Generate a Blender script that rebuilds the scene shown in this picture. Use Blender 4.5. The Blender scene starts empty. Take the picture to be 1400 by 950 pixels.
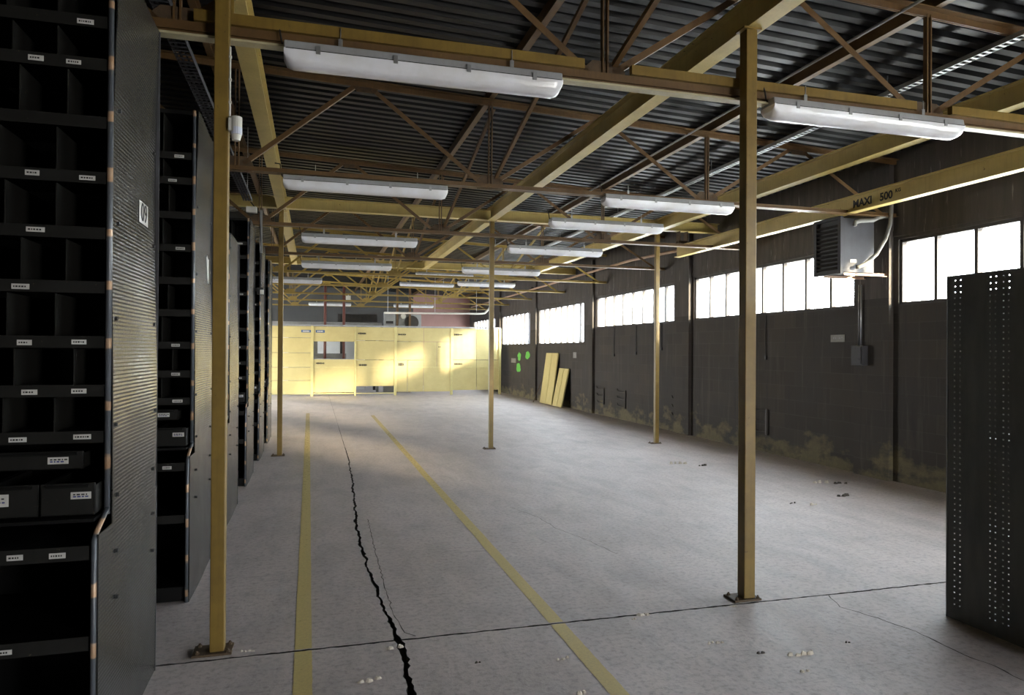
import bpy, bmesh, math, random
from mathutils import Vector, Matrix
random.seed(7)
C = bpy.context.scene.collection
SC = bpy.context.scene
PI = math.pi

# ------------------------------------------------------------------ mesh kit
class MB:
    def __init__(s):
        s.v = []; s.f = []; s.m = []
    def add(s, vs, fs, mi=0):
        n = len(s.v); s.v += [Vector(v) for v in vs]
        for f in fs: s.f.append(tuple(n + i for i in f)); s.m.append(mi)
        return s
    def box(s, x0, x1, y0, y1, z0, z1, mi=0):
        return s.add([(x0,y0,z0),(x1,y0,z0),(x1,y1,z0),(x0,y1,z0),(x0,y0,z1),(x1,y0,z1),(x1,y1,z1),(x0,y1,z1)],
                     [(0,3,2,1),(4,5,6,7),(0,1,5,4),(1,2,6,5),(2,3,7,6),(3,0,4,7)], mi)
    def frame(s, p, q, up):
        p = Vector(p); q = Vector(q); d = (q-p).normalized(); u = Vector(up)
        if abs(d.dot(u)) > .98: u = Vector((0,1,0))
        r = d.cross(u).normalized(); u = r.cross(d).normalized()
        return p, q, r, u
    def sect(s, p, q, poly, up=(0,0,1), mi=0):
        p, q, r, u = s.frame(p, q, up); n = len(poly)
        vs = [e + r*a + u*b for e in (p, q) for a, b in poly]
        fs = [tuple(range(n))[::-1], tuple(range(n, 2*n))] + [(i, (i+1) % n, n+(i+1) % n, n+i) for i in range(n)]
        return s.add(vs, fs, mi)
    def bar(s, p, q, w, h, up=(0,0,1), mi=0):
        return s.sect(p, q, [(-w/2,-h/2),(w/2,-h/2),(w/2,h/2),(-w/2,h/2)], up, mi)
    def angle(s, p, q, a=.05, t=.006, sx=1, sy=1, up=(0,0,1), mi=0):
        return s.sect(p, q, [(0,0),(sx*a,0),(sx*a,sy*t),(sx*t,sy*t),(sx*t,sy*a),(0,sy*a)], up, mi)
    def ibeam(s, p, q, w, h, tw=.008, tf=.011, up=(0,0,1), mi=0):
        a, b, c, d = w/2, h/2, tw/2, h/2-tf
        return s.sect(p, q, [(-a,-b),(a,-b),(a,-d),(c,-d),(c,d),(a,d),(a,b),(-a,b),(-a,d),(-c,d),(-c,-d),(-a,-d)], up, mi)
    def cyl(s, p, q, r, n=12, r2=None, mi=0):
        p, q, a, b = s.frame(p, q, (0,0,1)); r2 = r if r2 is None else r2
        vs = [p + (a*math.cos(t)+b*math.sin(t))*r for t in [2*PI*i/n for i in range(n)]]
        vs += [q + (a*math.cos(t)+b*math.sin(t))*r2 for t in [2*PI*i/n for i in range(n)]]
        return s.add(vs, [tuple(range(n))[::-1], tuple(range(n,2*n))] + [(i,(i+1)%n,n+(i+1)%n,n+i) for i in range(n)], mi)
    def tube(s, pts, r, n=8, mi=0):
        pts = [Vector(p) for p in pts]; vs = []; fs = []; m = len(pts)
        u = None
        for i, p in enumerate(pts):
            d = (pts[min(i+1, m-1)] - pts[max(i-1, 0)]).normalized()
            if u is None:
                u = Vector((0,0,1)) if abs(d.z) < .9 else Vector((0,1,0))
            a = d.cross(u).normalized(); u = a.cross(d).normalized()
            vs += [p + (a*math.cos(t)+u*math.sin(t))*r for t in [2*PI*k/n for k in range(n)]]
        for i in range(m-1):
            for k in range(n):
                fs.append((i*n+k, i*n+(k+1) % n, (i+1)*n+(k+1) % n, (i+1)*n+k))
        fs += [tuple(range(n))[::-1], tuple(range((m-1)*n, m*n))]
        return s.add(vs, fs, mi)
    def prism(s, poly, axis, a, b, mi=0):
        def P(u, v, w): return {'x': (w,u,v), 'y': (u,w,v), 'z': (u,v,w)}[axis]
        n = len(poly)
        vs = [P(u,v,a) for u,v in poly] + [P(u,v,b) for u,v in poly]
        return s.add(vs, [tuple(range(n))[::-1], tuple(range(n,2*n))] + [(i,(i+1)%n,n+(i+1)%n,n+i) for i in range(n)], mi)
    def grid(s, fn, us, vs_, mi=0):
        a, b = len(us), len(vs_)
        return s.add([fn(u,v) for u in us for v in vs_],
                     [(i*b+j,(i+1)*b+j,(i+1)*b+j+1,i*b+j+1) for i in range(a-1) for j in range(b-1)], mi)
    def build(s, name, mats, parent=None, origin=None, smooth=False, bevel=0, norm=True, solid=0):
        if not isinstance(mats, (list, tuple)): mats = [mats]
        if parent is not None:
            o0 = Vector((0,0,0)); q = parent
            while q is not None: o0 = o0 + q.location; q = q.parent
            loc = Vector((0,0,0))
        else:
            if origin is None:
                xs = [v.x for v in s.v]; ys = [v.y for v in s.v]; zs = [v.z for v in s.v]
                origin = ((min(xs)+max(xs))/2, (min(ys)+max(ys))/2, min(zs))
            o0 = Vector(origin); loc = o0
        me = bpy.data.meshes.new(name)
        me.from_pydata([v - o0 for v in s.v], [], s.f)
        for m in mats: me.materials.append(m)
        for p, i in zip(me.polygons, s.m): p.material_index = i; p.use_smooth = smooth
        if norm:
            bm = bmesh.new(); bm.from_mesh(me)
            bmesh.ops.recalc_face_normals(bm, faces=bm.faces); bm.to_mesh(me); bm.free()
        me.update()
        o = bpy.data.objects.new(name, me); C.objects.link(o); o.location = loc
        if parent is not None: o.parent = parent
        if bevel:
            b = o.modifiers.new('bevel', 'BEVEL'); b.width = bevel; b.segments = 2; b.limit_method = 'ANGLE'
        if solid:
            k = o.modifiers.new('thickness', 'SOLIDIFY'); k.thickness = solid; k.offset = 0
            if smooth:
                es = o.modifiers.new('crisp_rim', 'EDGE_SPLIT'); es.split_angle = math.radians(35)
        return o

def tag(o, label, cat, group=None):
    o['label'] = label; o['category'] = cat
    if group: o['group'] = group
    return o
def thing(name, label, cat, loc, group=None):
    o = bpy.data.objects.new(name, None); C.objects.link(o); o.location = loc
    o.empty_display_size = .1
    return tag(o, label, cat, group)
def struct(o):
    o['kind'] = 'structure'; return o
def dup(root, loc, label, group=None, rz=0, skip=()):
    r = root.copy(); C.objects.link(r); r.location = loc; r['label'] = label
    r.rotation_euler.z = rz
    if group: r['group'] = group
    for ch in list(root.children):
        if ch.name.split('.')[0] in skip: continue
        c = ch.copy(); C.objects.link(c); c.parent = r
        for g in list(ch.children):
            d = g.copy(); C.objects.link(d); d.parent = c
    return r
def text_mesh(name, body, size, M, mat, parent, depth=.0006, bold=0):
    cu = bpy.data.curves.new(name, 'FONT'); cu.body = body; cu.size = size
    cu.align_x = 'CENTER'; cu.align_y = 'CENTER'; cu.extrude = depth; cu.offset = bold
    t = bpy.data.objects.new(name+'_tmp', cu); C.objects.link(t)
    bpy.context.view_layer.update()
    me = bpy.data.meshes.new_from_object(t.evaluated_get(bpy.context.evaluated_depsgraph_get()))
    bpy.data.objects.remove(t)
    o0 = Vector((0,0,0)); q = parent
    while q is not None: o0 = o0 + q.location; q = q.parent
    me.transform(Matrix.Translation(-o0) @ M)
    me.materials.clear(); me.materials.append(mat); me.name = name
    o = bpy.data.objects.new(name, me); C.objects.link(o); o.parent = parent
    return o
def basis(pos, r, u):
    r = Vector(r); u = Vector(u); n = r.cross(u)
    return Matrix(((r.x,u.x,n.x,pos[0]),(r.y,u.y,n.y,pos[1]),(r.z,u.z,n.z,pos[2]),(0,0,0,1)))

# ------------------------------------------------------------------ materials
class NT:
    def __init__(s, name):
        s.mat = bpy.data.materials.new(name); s.mat.use_nodes = True
        s.t = s.mat.node_tree; s.n = s.t.nodes; s.l = s.t.links
        s.b = s.n['Principled BSDF']; s.out = s.n['Material Output']
        s.tc = s.n.new('ShaderNodeTexCoord')
    def node(s, typ, **kw):
        x = s.n.new('ShaderNode'+typ)
        for k, v in kw.items():
            if k.startswith('i_'):
                x.inputs[k[2:].replace('_',' ')].default_value = v
            else: setattr(x, k, v)
        return x
    def link(s, a, b): s.l.new(a, b)
    def vec(s, scale=(1,1,1), coord='Object', swz=None):
        v = s.tc.outputs[coord]
        if swz:
            sp = s.node('SeparateXYZ'); s.link(v, sp.inputs[0]); cb = s.node('CombineXYZ')
            for i, c in enumerate(swz): s.link(sp.outputs['XYZ'.index(c)], cb.inputs[i])
            v = cb.outputs[0]
        mp = s.node('Mapping'); mp.inputs['Scale'].default_value = scale; s.link(v, mp.inputs[0])
        return mp.outputs[0]
    def noise(s, scale, detail=4, rough=.55, vec=None, dist=0):
        x = s.node('TexNoise', i_Scale=scale, i_Detail=detail, i_Roughness=rough, i_Distortion=dist)
        s.link(vec if vec is not None else s.tc.outputs['Object'], x.inputs['Vector']); return x.outputs['Fac']
    def ramp(s, fac, stops, const=False):
        r = s.node('ValToRGB'); e = r.color_ramp.elements
        if const: r.color_ramp.interpolation = 'CONSTANT'
        while len(e) < len(stops): e.new(.5)
        for el, (p, c) in zip(e, stops):
            el.position = p; el.color = (c, c, c, 1) if isinstance(c, (int, float)) else (*c, 1)
        s.link(fac, r.inputs[0]); return r.outputs[0]
    def mix(s, fac, a, b, typ='MIX'):
        m = s.node('Mix', data_type='RGBA', blend_type=typ)
        for inp, v in ((m.inputs[0], fac), (m.inputs[6], a), (m.inputs[7], b)):
            if isinstance(v, (int, float)): inp.default_value = v
            elif isinstance(v, tuple): inp.default_value = (*v, 1)
            else: s.link(v, inp)
        return m.outputs[2]
    def math(s, op, a, b=0.):
        m = s.node('Math', operation=op)
        for i, v in enumerate((a, b)):
            if isinstance(v, (int, float)): m.inputs[i].default_value = v
            else: s.link(v, m.inputs[i])
        return m.outputs[0]
    def set(s, color=None, rough=.5, metal=0., spec=.5, bump=None, bs=.2, bd=.01):
        if color is not None:
            if isinstance(color, tuple): s.b.inputs['Base Color'].default_value = (*color, 1)
            else: s.link(color, s.b.inputs['Base Color'])
        if isinstance(rough, (int, float)): s.b.inputs['Roughness'].default_value = rough
        else: s.link(rough, s.b.inputs['Roughness'])
        s.b.inputs['Metallic'].default_value = metal
        s.b.inputs['Specular IOR Level'].default_value = spec
        if bump is not None:
            b = s.node('Bump'); b.inputs['Strength'].default_value = bs; b.inputs['Distance'].default_value = bd
            s.link(bump, b.inputs['Height']); s.link(b.outputs[0], s.b.inputs['Normal'])
        return s.mat

def painted(name, col, dirt, rough=.45, amount=.5, chips=None, scale=6, metal=0., spec=.5):
    n = NT(name)
    a = n.noise(scale, 6, .65)
    c = n.mix(n.ramp(a, [(.38, 0.), (.75, amount)]), col, dirt)
    st = n.noise(3, 5, .6, n.vec((14, 14, .7)))
    c = n.mix(n.ramp(st, [(.5, 0.), (.8, amount*.7)]), c, dirt)
    if chips:
        k = n.noise(scale*5, 5, .7)
        c = n.mix(n.ramp(k, [(.66, 0.), (.69, 1.)]), c, chips)
    return n.set(c, rough, metal, spec, a, .12, .004)

def plain(name, col, rough=.5, metal=0., spec=.5):
    return NT(name).set(col, rough, metal, spec)

YEL   = painted('yellow_paint', (.225,.143,.028), (.085,.05,.013), .42, .5, (.07,.035,.012))
YELB  = painted('beam_yellow_paint', (.56,.435,.15), (.26,.185,.06), .4, .45, (.11,.06,.02), 3)
CREAM = painted('cream_beam_paint', (.52,.47,.30), (.30,.24,.12), .45, .5, None, 5)
OCHRE = painted('ochre_truss_paint', (.34,.235,.05), (.16,.10,.022), .5, .5, (.09,.045,.012), 5)
BROWN = painted('brown_red_lead_paint', (.14,.075,.024), (.055,.031,.013), .5, .6, (.2,.11,.03), 7)
RUST  = painted('rusty_plate', (.10,.062,.03), (.035,.024,.016), .7, .7, (.2,.13,.06), 18)
PANEL = painted('pale_yellow_panel', (.66,.56,.24), (.47,.37,.14), .45, .45, (.28,.2,.08), 2.2)
def panel_mat():
    n = NT('scuffed_yellow_panel')
    a = n.noise(1.6, 6, .65); st = n.noise(2.5, 6, .7, n.vec((1.2, 1.2, 6)))
    c = n.mix(n.ramp(a, [(.38, 0.), (.72, .6)]), (.52,.435,.185), (.38,.30,.115))
    c = n.mix(n.ramp(st, [(.56, 0.), (.72, .5)]), c, (.40,.31,.12))
    c = n.mix(n.ramp(n.noise(5, 5, .75, n.vec((1, 1, 4.5))), [(.685, 0.), (.705, .8)]), c, (.16,.115,.05))
    return n.set(c, .42, 0, .5, a, .12, .006)
PANEL = panel_mat()
PANELB= painted('pale_yellow_post', (.56,.49,.21), (.36,.28,.10), .4, .5, (.2,.14,.05), 4)
GREYM = painted('grey_cabinet_paint', (.30,.305,.31), (.16,.15,.14), .45, .5, None, 4)
GALV  = painted('galvanised_steel', (.42,.43,.44), (.25,.25,.25), .4, .4, None, 12, .8)
HEAT  = painted('heater_grey_paint', (.055,.055,.062), (.03,.029,.029), .6, .5, None, 5, 0, .25)
HOUSE = painted('lamp_housing_grey', (.36,.37,.38), (.24,.23,.22), .45, .5, None, 6)
BLACK = plain('black_rubber', (.014,.014,.015), .6)
IRON  = painted('black_iron', (.03,.028,.026), (.06,.045,.035), .6, .5, None, 9)
WHITEP= painted('white_plastic', (.62,.61,.56), (.45,.42,.36), .4, .4, None, 9)
PAPER = painted('paper_label', (.60,.59,.57), (.42,.39,.34), .7, .5, None, 14)
AGED  = painted('grimy_sign_paint', (.24,.235,.22), (.12,.115,.105), .7, .5, None, 14)
BLUEP = plain('blue_sign_plate', (.05,.10,.22), .4)
INK   = plain('black_stencil_ink', (.012,.012,.011), .6)
BLUEI = plain('blue_ink', (.03,.04,.2), .6)
CARD  = painted('bare_cardboard', (.46,.31,.20), (.3,.19,.11), .8, .5, None, 8)
LENS  = plain('sensor_lens', (.55,.58,.68), .3)
PINKP = painted('pink_conduit_paint', (.42,.27,.19), (.25,.15,.10), .5, .5, None, 4)
REDP  = painted('dull_red_pipe', (.20,.075,.06), (.1,.05,.045), .5, .5, None, 4)
CHIP  = painted('pale_flake', (.58,.52,.43), (.30,.25,.19), .8, .5, None, 40)
DCHIP = painted('dark_flake', (.06,.05,.04), (.02,.018,.015), .8, .6, None, 40)
GREEN = painted('green_spray', (.10,.48,.06), (.10,.30,.07), .6, .4, None, 6)
DARKM = painted('dark_rack_paint', (.0045,.0045,.0044), (.0025,.0025,.0025), .5, .6, (.022,.016,.011), 6, 0, .25)
LIPM  = painted('shelf_lip_paint', (.014,.0135,.012), (.007,.007,.0065), .5, .6, (.08,.065,.045), 7, 0, .3)
EDGEM = None

def diffuser():
    n = NT('prismatic_lamp_cover')
    w = n.node('TexWave', wave_type='BANDS', bands_direction='X', i_Scale=9., i_Distortion=1.5)
    n.link(n.vec((1,.2,1)), w.inputs['Vector'])
    a = n.noise(5, 5, .6)
    c = n.mix(n.ramp(a, [(.4, 0.), (.8, .6)]), (.86,.87,.92), (.66,.64,.60))
    return n.set(c, .22, 0, .6, n.noise(7, 2, .5, n.vec((1,3,3))), .25, .02)
COVER = diffuser()

def edge_trim():
    # bare worn spots at every shelf level along the rounded edge
    n = NT('worn_edge_paint')
    sp = n.node('SeparateXYZ'); n.link(n.tc.outputs['Object'], sp.inputs[0])
    k = n.noise(3.3, 2, .5, n.vec((1,1,3)))
    z = n.math('ADD', sp.outputs[2], n.math('MULTIPLY', k, .12))
    fr = n.math('FRACT', n.math('DIVIDE', z, .222))
    band = n.ramp(fr, [(.0, 0.), (.40, 0.), (.43, 1.), (.60, 1.), (.63, 0.)])
    c = n.mix(band, (.10,.11,.125), n.mix(n.noise(30), (.42,.20,.07), (.60,.46,.34)))
    return n.set(c, .35, .2, .5)
EDGEM = edge_trim()

def end_panel_mat():
    n = NT('embossed_end_panel_paint')
    w = n.node('TexWave', wave_type='BANDS', bands_direction='Z', i_Scale=20., i_Distortion=.4)
    n.link(n.vec((1, .12, 1)), w.inputs['Vector'])
    v = n.node('TexVoronoi', i_Scale=1.); n.link(n.vec((1, 62, 62)), v.inputs['Vector'])
    a = n.noise(5, 6, .65)
    c = n.mix(n.ramp(a, [(.35, 0.), (.75, .8)]), (.030,.032,.031), (.055,.053,.047))
    scr = n.noise(6, 6, .8, n.vec((1, 3, 9)))
    c = n.mix(n.ramp(scr, [(.68, 0.), (.72, .6)]), c, (.24,.22,.19))
    dk = n.noise(9, 3, .5)
    c = n.mix(n.ramp(dk, [(.70, 0.), (.73, .9)]), c, (.012,.012,.012))
    h = n.math('ADD', w.outputs['Fac'], n.math('MULTIPLY', v.outputs['Distance'], .5))
    return n.set(c, n.ramp(a, [(.3, .20), (.8, .29)]), .3, 1.0, h, .22, .004)
ENDP = end_panel_mat()

def concrete_floor():
    n = NT('old_concrete_floor')
    v = n.tc.outputs['Object']
    big = n.noise(.55, 6, .6)
    fine = n.noise(28, 6, .7)
    mid = n.noise(3.2, 7, .68, n.vec((1, .45, 1)), .6)
    c = n.mix(n.ramp(big, [(.3, 0.), (.7, 1.)]), (.53,.46,.44), (.425,.370,.355))
    c = n.mix(n.ramp(mid, [(.42, 0.), (.75, .5)]), c, (.22,.205,.2))
    c = n.mix(n.ramp(fine, [(.48, 0.), (.72, .6)]), c, (.13,.118,.11))
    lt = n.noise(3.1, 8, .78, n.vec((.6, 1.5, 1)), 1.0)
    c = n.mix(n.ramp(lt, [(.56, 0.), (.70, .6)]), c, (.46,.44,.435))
    pit = n.noise(16, 8, .82, n.vec((1, .7, 1)))
    c = n.mix(n.ramp(pit, [(.60, 0.), (.68, .55)]), c, (.105,.093,.086))
    scu = n.noise(4.5, 6, .75, n.vec((.35, 3.2, 1)), .8)
    c = n.mix(n.ramp(scu, [(.60, 0.), (.68, .35)]), c, (.17,.155,.148))
    spk = n.noise(70, 3, .5)
    c = n.mix(n.ramp(spk, [(.74, 0.), (.78, .7)]), c, (.06,.05,.045))
    sw = n.noise(1.1, 5, .6, n.vec((1.8, .35, 1)), 2.5)
    r = n.ramp(sw, [(.3, .46), (.7, .62)])
    h = n.math('ADD', fine, n.math('MULTIPLY', mid, 2.))
    return n.set(c, r, 0, .32, h, .4, .006)
FLOOR = concrete_floor()
GROOVE = painted('crack_dirt', (.040,.034,.029), (.014,.012,.010), .9, .6, (.17,.14,.11), 22)

def line_paint():
    n = NT('worn_line_paint')
    a = n.noise(24, 7, .75); f = n.noise(60, 5, .7)
    sp = n.node('SeparateXYZ'); n.link(n.tc.outputs['Object'], sp.inputs[0])
    c = n.mix(n.ramp(f, [(.4, 0.), (.7, .7)]), (.54,.42,.16), (.40,.32,.14))
    n.set(c, .55)
    wear = n.math('ADD', a, n.math('MULTIPLY', sp.outputs[1], .016))
    hole = n.ramp(wear, [(.62, .0), (.86, .85)])
    tr = n.node('BsdfTransparent'); mx = n.node('MixShader')
    n.link(hole, mx.inputs[0]); n.link(n.b.outputs[0], mx.inputs[1]); n.link(tr.outputs[0], mx.inputs[2])
    n.link(mx.outputs[0], n.out.inputs[0]); return n.mat
LINE = line_paint()

def block_wall():
    n = NT('grimy_block_wall')
    v = n.vec((1,1,1), 'Object', 'YZX')
    b = n.node('TexBrick', i_Scale=1., i_Mortar_Size=.007, i_Mortar_Smooth=.6, i_Brick_Width=.5, i_Row_Height=.22)
    b.inputs['Color1'].default_value = (.058,.048,.039,1); b.inputs['Color2'].default_value = (.040,.034,.029,1)
    b.inputs['Mortar'].default_value = (.065,.058,.052,1); n.link(v, b.inputs['Vector'])
    big = n.noise(.9, 7, .68)
    c = n.mix(n.ramp(big, [(.36, 0.), (.62, .9)]), b.outputs['Color'], (.045,.041,.038))
    st = n.noise(2.2, 6, .65, n.vec((1, 5, .35)))
    c = n.mix(n.ramp(st, [(.55, 0.), (.75, .5)]), c, (.10,.088,.077))
    c = n.mix(n.ramp(n.noise(2.8, 6, .65, n.vec((1, 4, .4))), [(.58, 0.), (.7, .8)]), c, (.035,.033,.032))
    sp = n.node('SeparateXYZ'); n.link(n.tc.outputs['Object'], sp.inputs[0])
    pl = n.noise(2.4, 5, .6, n.vec((1,.8,1.4)))
    zz = n.math('ADD', sp.outputs[2], n.math('MULTIPLY', n.math('SUBTRACT', pl, .47), -1.9))
    c = n.mix(n.ramp(zz, [(.0, .8), (.22, 0.)]), c, n.mix(n.noise(9, 6, .7), (.21,.175,.085), (.075,.066,.045)))
    return n.set(c, .8, 0, .3, b.outputs['Fac'], -.35, .008)
BLOCK = block_wall()

def board_wall():
    n = NT('stained_concrete_band')
    st = n.noise(1.6, 7, .7, n.vec((1, 6, .35)))
    a = n.noise(.8, 6, .6)
    c = n.mix(n.ramp(st, [(.35, 0.), (.7, 1.)]), (.047,.040,.036), (.105,.09,.079))
    c = n.mix(n.ramp(a, [(.35, 0.), (.7, .8)]), c, (.07,.066,.066))
    c = n.mix(n.ramp(n.noise(4, 5, .6, n.vec((1,5,.5))), [(.62, 0.), (.7, .6)]), c, (.30,.285,.27))
    return n.set(c, .8, 0, .3, st, .15, .01)
BOARD = board_wall()
PINKW = painted('pinkish_painted_wall', (.30,.165,.145), (.20,.115,.10), .7, .5, None, 1.2)
WHITEW= painted('white_tiled_wall', (.72,.72,.70), (.5,.5,.48), .4, .3, None, 2)
DARKW = painted('dark_side_wall', (.06,.058,.055), (.035,.033,.03), .8, .5, None, 2)

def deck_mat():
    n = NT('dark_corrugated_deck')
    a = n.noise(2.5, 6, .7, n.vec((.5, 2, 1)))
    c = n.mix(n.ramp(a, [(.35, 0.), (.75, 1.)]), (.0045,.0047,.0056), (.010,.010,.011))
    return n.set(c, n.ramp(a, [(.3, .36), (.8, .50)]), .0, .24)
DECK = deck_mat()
FRAME = painted('window_frame_paint', (.045,.038,.036), (.025,.022,.02), .7, .5, None, 6)

def pane_mat():
    # obscure wired glass: most light goes straight through, part is scattered
    n = NT('wired_cast_glass')
    w = n.node('TexWave', wave_type='BANDS', bands_direction='DIAGONAL', i_Scale=11., i_Distortion=.8, i_Detail=1.)
    n.link(n.vec((1, 1.0, 1.6)), w.inputs['Vector'])
    st = n.ramp(w.outputs['Fac'], [(.2, .22), (.7, .52)])
    tr = n.node('BsdfTransparent'); tr.inputs[0].default_value = (.95,.98,1,1)
    tl = n.node('BsdfTranslucent'); tl.inputs[0].default_value = (.78,.84,.88,1)
    gl = n.node('BsdfGlossy'); gl.inputs['Roughness'].default_value = .15
    m1 = n.node('MixShader'); n.link(st, m1.inputs[0]); n.link(tr.outputs[0], m1.inputs[1]); n.link(tl.outputs[0], m1.inputs[2])
    m2 = n.node('MixShader'); m2.inputs[0].default_value = .04; n.link(m1.outputs[0], m2.inputs[1]); n.link(gl.outputs[0], m2.inputs[2])
    n.link(m2.outputs[0], n.out.inputs[0]); return n.mat
PANE = pane_mat()

def perf_mat():
    n = NT('dark_perforated_steel_paint')
    a = n.noise(3, 6, .65, n.vec((1,4,.8)))
    c = n.mix(n.ramp(a, [(.35, 0.), (.75, 1.)]), (.095,.095,.086), (.060,.060,.057))
    c = n.mix(n.ramp(n.noise(14, 6, .8, n.vec((1,5,1))), [(.68, 0.), (.72, .5)]), c, (.10,.10,.09))
    return n.set(c, .5, .1, .4)
PERF = perf_mat()

# ------------------------------------------------------------------ room
XR, YF, XL, YB = 7.0, 32.0, -5.6, -5.0
def roof_z(x): return 4.22 - .04*(x-1.0)      # truss top chord centre line

# floor: four slabs around the long crack (x ~ .45) and the cross joint (y ~ 3.89)
crk = [(.505,17.3,.006),(.50,12.95,.010),(.50,10.22,.016),(.46,8.64,.022),(.42,7.41,.026),(.39,6.71,.028),(.38,5.87,.026),
       (.39,5.45,.026),(.40,4.92,.026),(.425,4.54,.022),(.435,4.29,.030),(.445,4.05,.03),(.455,3.895,.045)]
near = [(.465,3.885,.045),(.470,3.75,.040),(.462,3.56,.044),(.455,3.27,.042),(.45,3.0,.04),(.44,2.4,.04),(.44,1.0,.03),(.44,YB,.02)]
def rough_edge(pts):
    out = []; dx = 0.; dw = 1.
    for (a, b) in zip(pts[:-1], pts[1:]):
        n = max(1, int(abs(a[1]-b[1])/.035)) if a[1] < 13 else 6
        for i in range(n):
            t = i/n; j = .0075 if a[1] < 12 else .002
            dx = .72*dx + random.uniform(-j, j); dw = .6*dw + .4*random.uniform(.3, 1.7)
            x = a[0]+(b[0]-a[0])*t + dx; w = (a[2]+(b[2]-a[2])*t)*.85*dw
            out.append((x-w/2*random.uniform(.6,1.3), x+w/2*random.uniform(.6,1.3), a[1]+(b[1]-a[1])*t))
    x, y, w = pts[-1]; out.append((x-w/2, x+w/2, y)); return out
far_e = [(.502,.508,YF)] + rough_edge(crk)
near_e = rough_edge(near)
JT = 3.897; JB = 3.881
far_e[-1] = (far_e[-1][0], far_e[-1][1], JT); near_e[0] = (near_e[0][0], near_e[0][1], JB)
def joint_edge(x0, x1, y, n=160, j=.005):
    return [(x0+(x1-x0)*i/n, y + random.uniform(-j, j)*(0 < i < n)) for i in range(n+1)]
fl = MB()
def slab(poly):
    n = len(poly); fl.add([(x,y,0) for x,y in poly], [tuple(range(n))], 0)
    fl.add([(x,y,z) for z in (0,-.04) for x,y in poly], [(i,(i+1)%n,n+(i+1)%n,n+i) for i in range(n)], 1)
slab([(XL,YF)] + [(a,y) for a,b,y in far_e] + joint_edge(far_e[-1][0], XL, JT)[1:])
slab([(XR+.25,YF)] + [(b,y) for a,b,y in far_e] + joint_edge(far_e[-1][1], XR+.25, JT)[1:])
slab([(XL,YB)] + joint_edge(XL, near_e[0][0], JB) + [(a,y) for a,b,y in near_e[1:]])
slab([(XR+.25,YB)] + joint_edge(XR+.25, near_e[0][1], JB) + [(b,y) for a,b,y in near_e[1:]])
fl.box(XL, XR+.25, YB, YF, -.12, -.028, 1)
def hair(pts, w):
    P = []
    for a, b in zip(pts[:-1], pts[1:]):
        n = max(2, int((Vector(a)-Vector(b)).length/.05))
        for i in range(n): P.append((a[0]+(b[0]-a[0])*i/n + random.uniform(-.008,.008), a[1]+(b[1]-a[1])*i/n + random.uniform(-.006,.006)))
    P.append(pts[-1]); m = len(P); V = []
    for i, (x, y) in enumerate(P):
        d = (Vector(P[min(i+1,m-1)]) - Vector(P[max(i-1,0)])).normalized(); k = w*random.uniform(.35,1)/2
        V += [(x-d.y*k, y+d.x*k, .0008), (x+d.y*k, y-d.x*k, .0008)]
    fl.add(V, [(2*i,2*i+1,2*i+3,2*i+2) for i in range(m-1)], 1)
hair([(3.28,3.88),(3.21,3.68),(3.29,3.47),(3.34,3.25),(3.34,3.05),(3.33,2.93),(3.37,2.78),(3.36,2.62),(3.42,2.3)], .011)
hair([(.50,6.74),(.475,5.15),(.475,4.28),(.50,3.99),(.56,3.92)], .007)
hair([(1.95,6.9),(2.09,6.42),(2.12,5.98),(2.25,5.5),(2.32,5.1)], .006)
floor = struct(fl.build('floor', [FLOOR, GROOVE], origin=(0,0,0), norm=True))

def floor_line(x0, y0, x1, y1, w, label):
    m = MB(); n = 40
    for ya, yb in ((y0, JB-.006), (JT+.006, y1)):
        V = []
        for i in range(n+1):
            y = ya+(yb-ya)*i/n; x = x0+(x1-x0)*(y-y0)/(y1-y0); j = random.uniform(-.002,.002)
            V += [(x-w/2+j, y, .0016), (x+w/2+j, y, .0016)]
        m.add(V, [(2*i,2*i+1,2*i+3,2*i+2) for i in range(n)])
    return tag(m.build('floor_line', LINE, origin=(x0,3.,0.0)), label, 'floor marking', 'yellow floor lines')
floor_line(-.035, 2.6, -.14, 18.4, .088, 'yellow painted floor line nearest the black racks, running straight away')
floor_line(1.385, 2.3, 1.39, 17.5, .088, 'yellow painted floor line right of the long crack, wearing off far away')

# right wall with bays
bays = [(-1.9,1.6,2.22,3.02),(2.9,7.06,2.20,3.02),(7.75,11.93,2.21,3.03),(12.6,16.77,2.20,3.0),
        (17.48,21.6,1.82,2.96),(22.3,26.2,1.82,2.95),(26.9,31.2,1.82,2.95)]
w = MB(); XO = XR+.25
for y0,y1,z0,z1 in bays:
    w.box(XR, XO, y0, y1, 0, z0, 0); w.box(XR, XO, y0, y1, z1, 4.6, 1)
edges = [YB] + [e for b in bays for e in b[:2]] + [YF]
for a, b in zip(edges[0::2], edges[1::2]): w.box(XR, XO, a, b, 0, 2.1, 0); w.box(XR, XO, a, b, 2.1, 4.6, 1)
w.box(XR-.012, XR, YB, YF, 3.06, 3.14, 1)
struct(w.build('wall_right', [BLOCK, BOARD], origin=(0,0,0)))
for i, (a, b) in enumerate(zip(edges[2:-1:2], edges[3:-1:2])):
    p = MB(); p.box(XR-.07, XR+.002, a+.08, b-.02, 0, 2.3, 0); p.box(XR-.07, XR+.002, a+.08, b-.02, 2.3, 3.98, 1)
    struct(p.build('trim_%d' % (i+1), [BLOCK, BOARD], origin=(0,0,0)))

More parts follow.
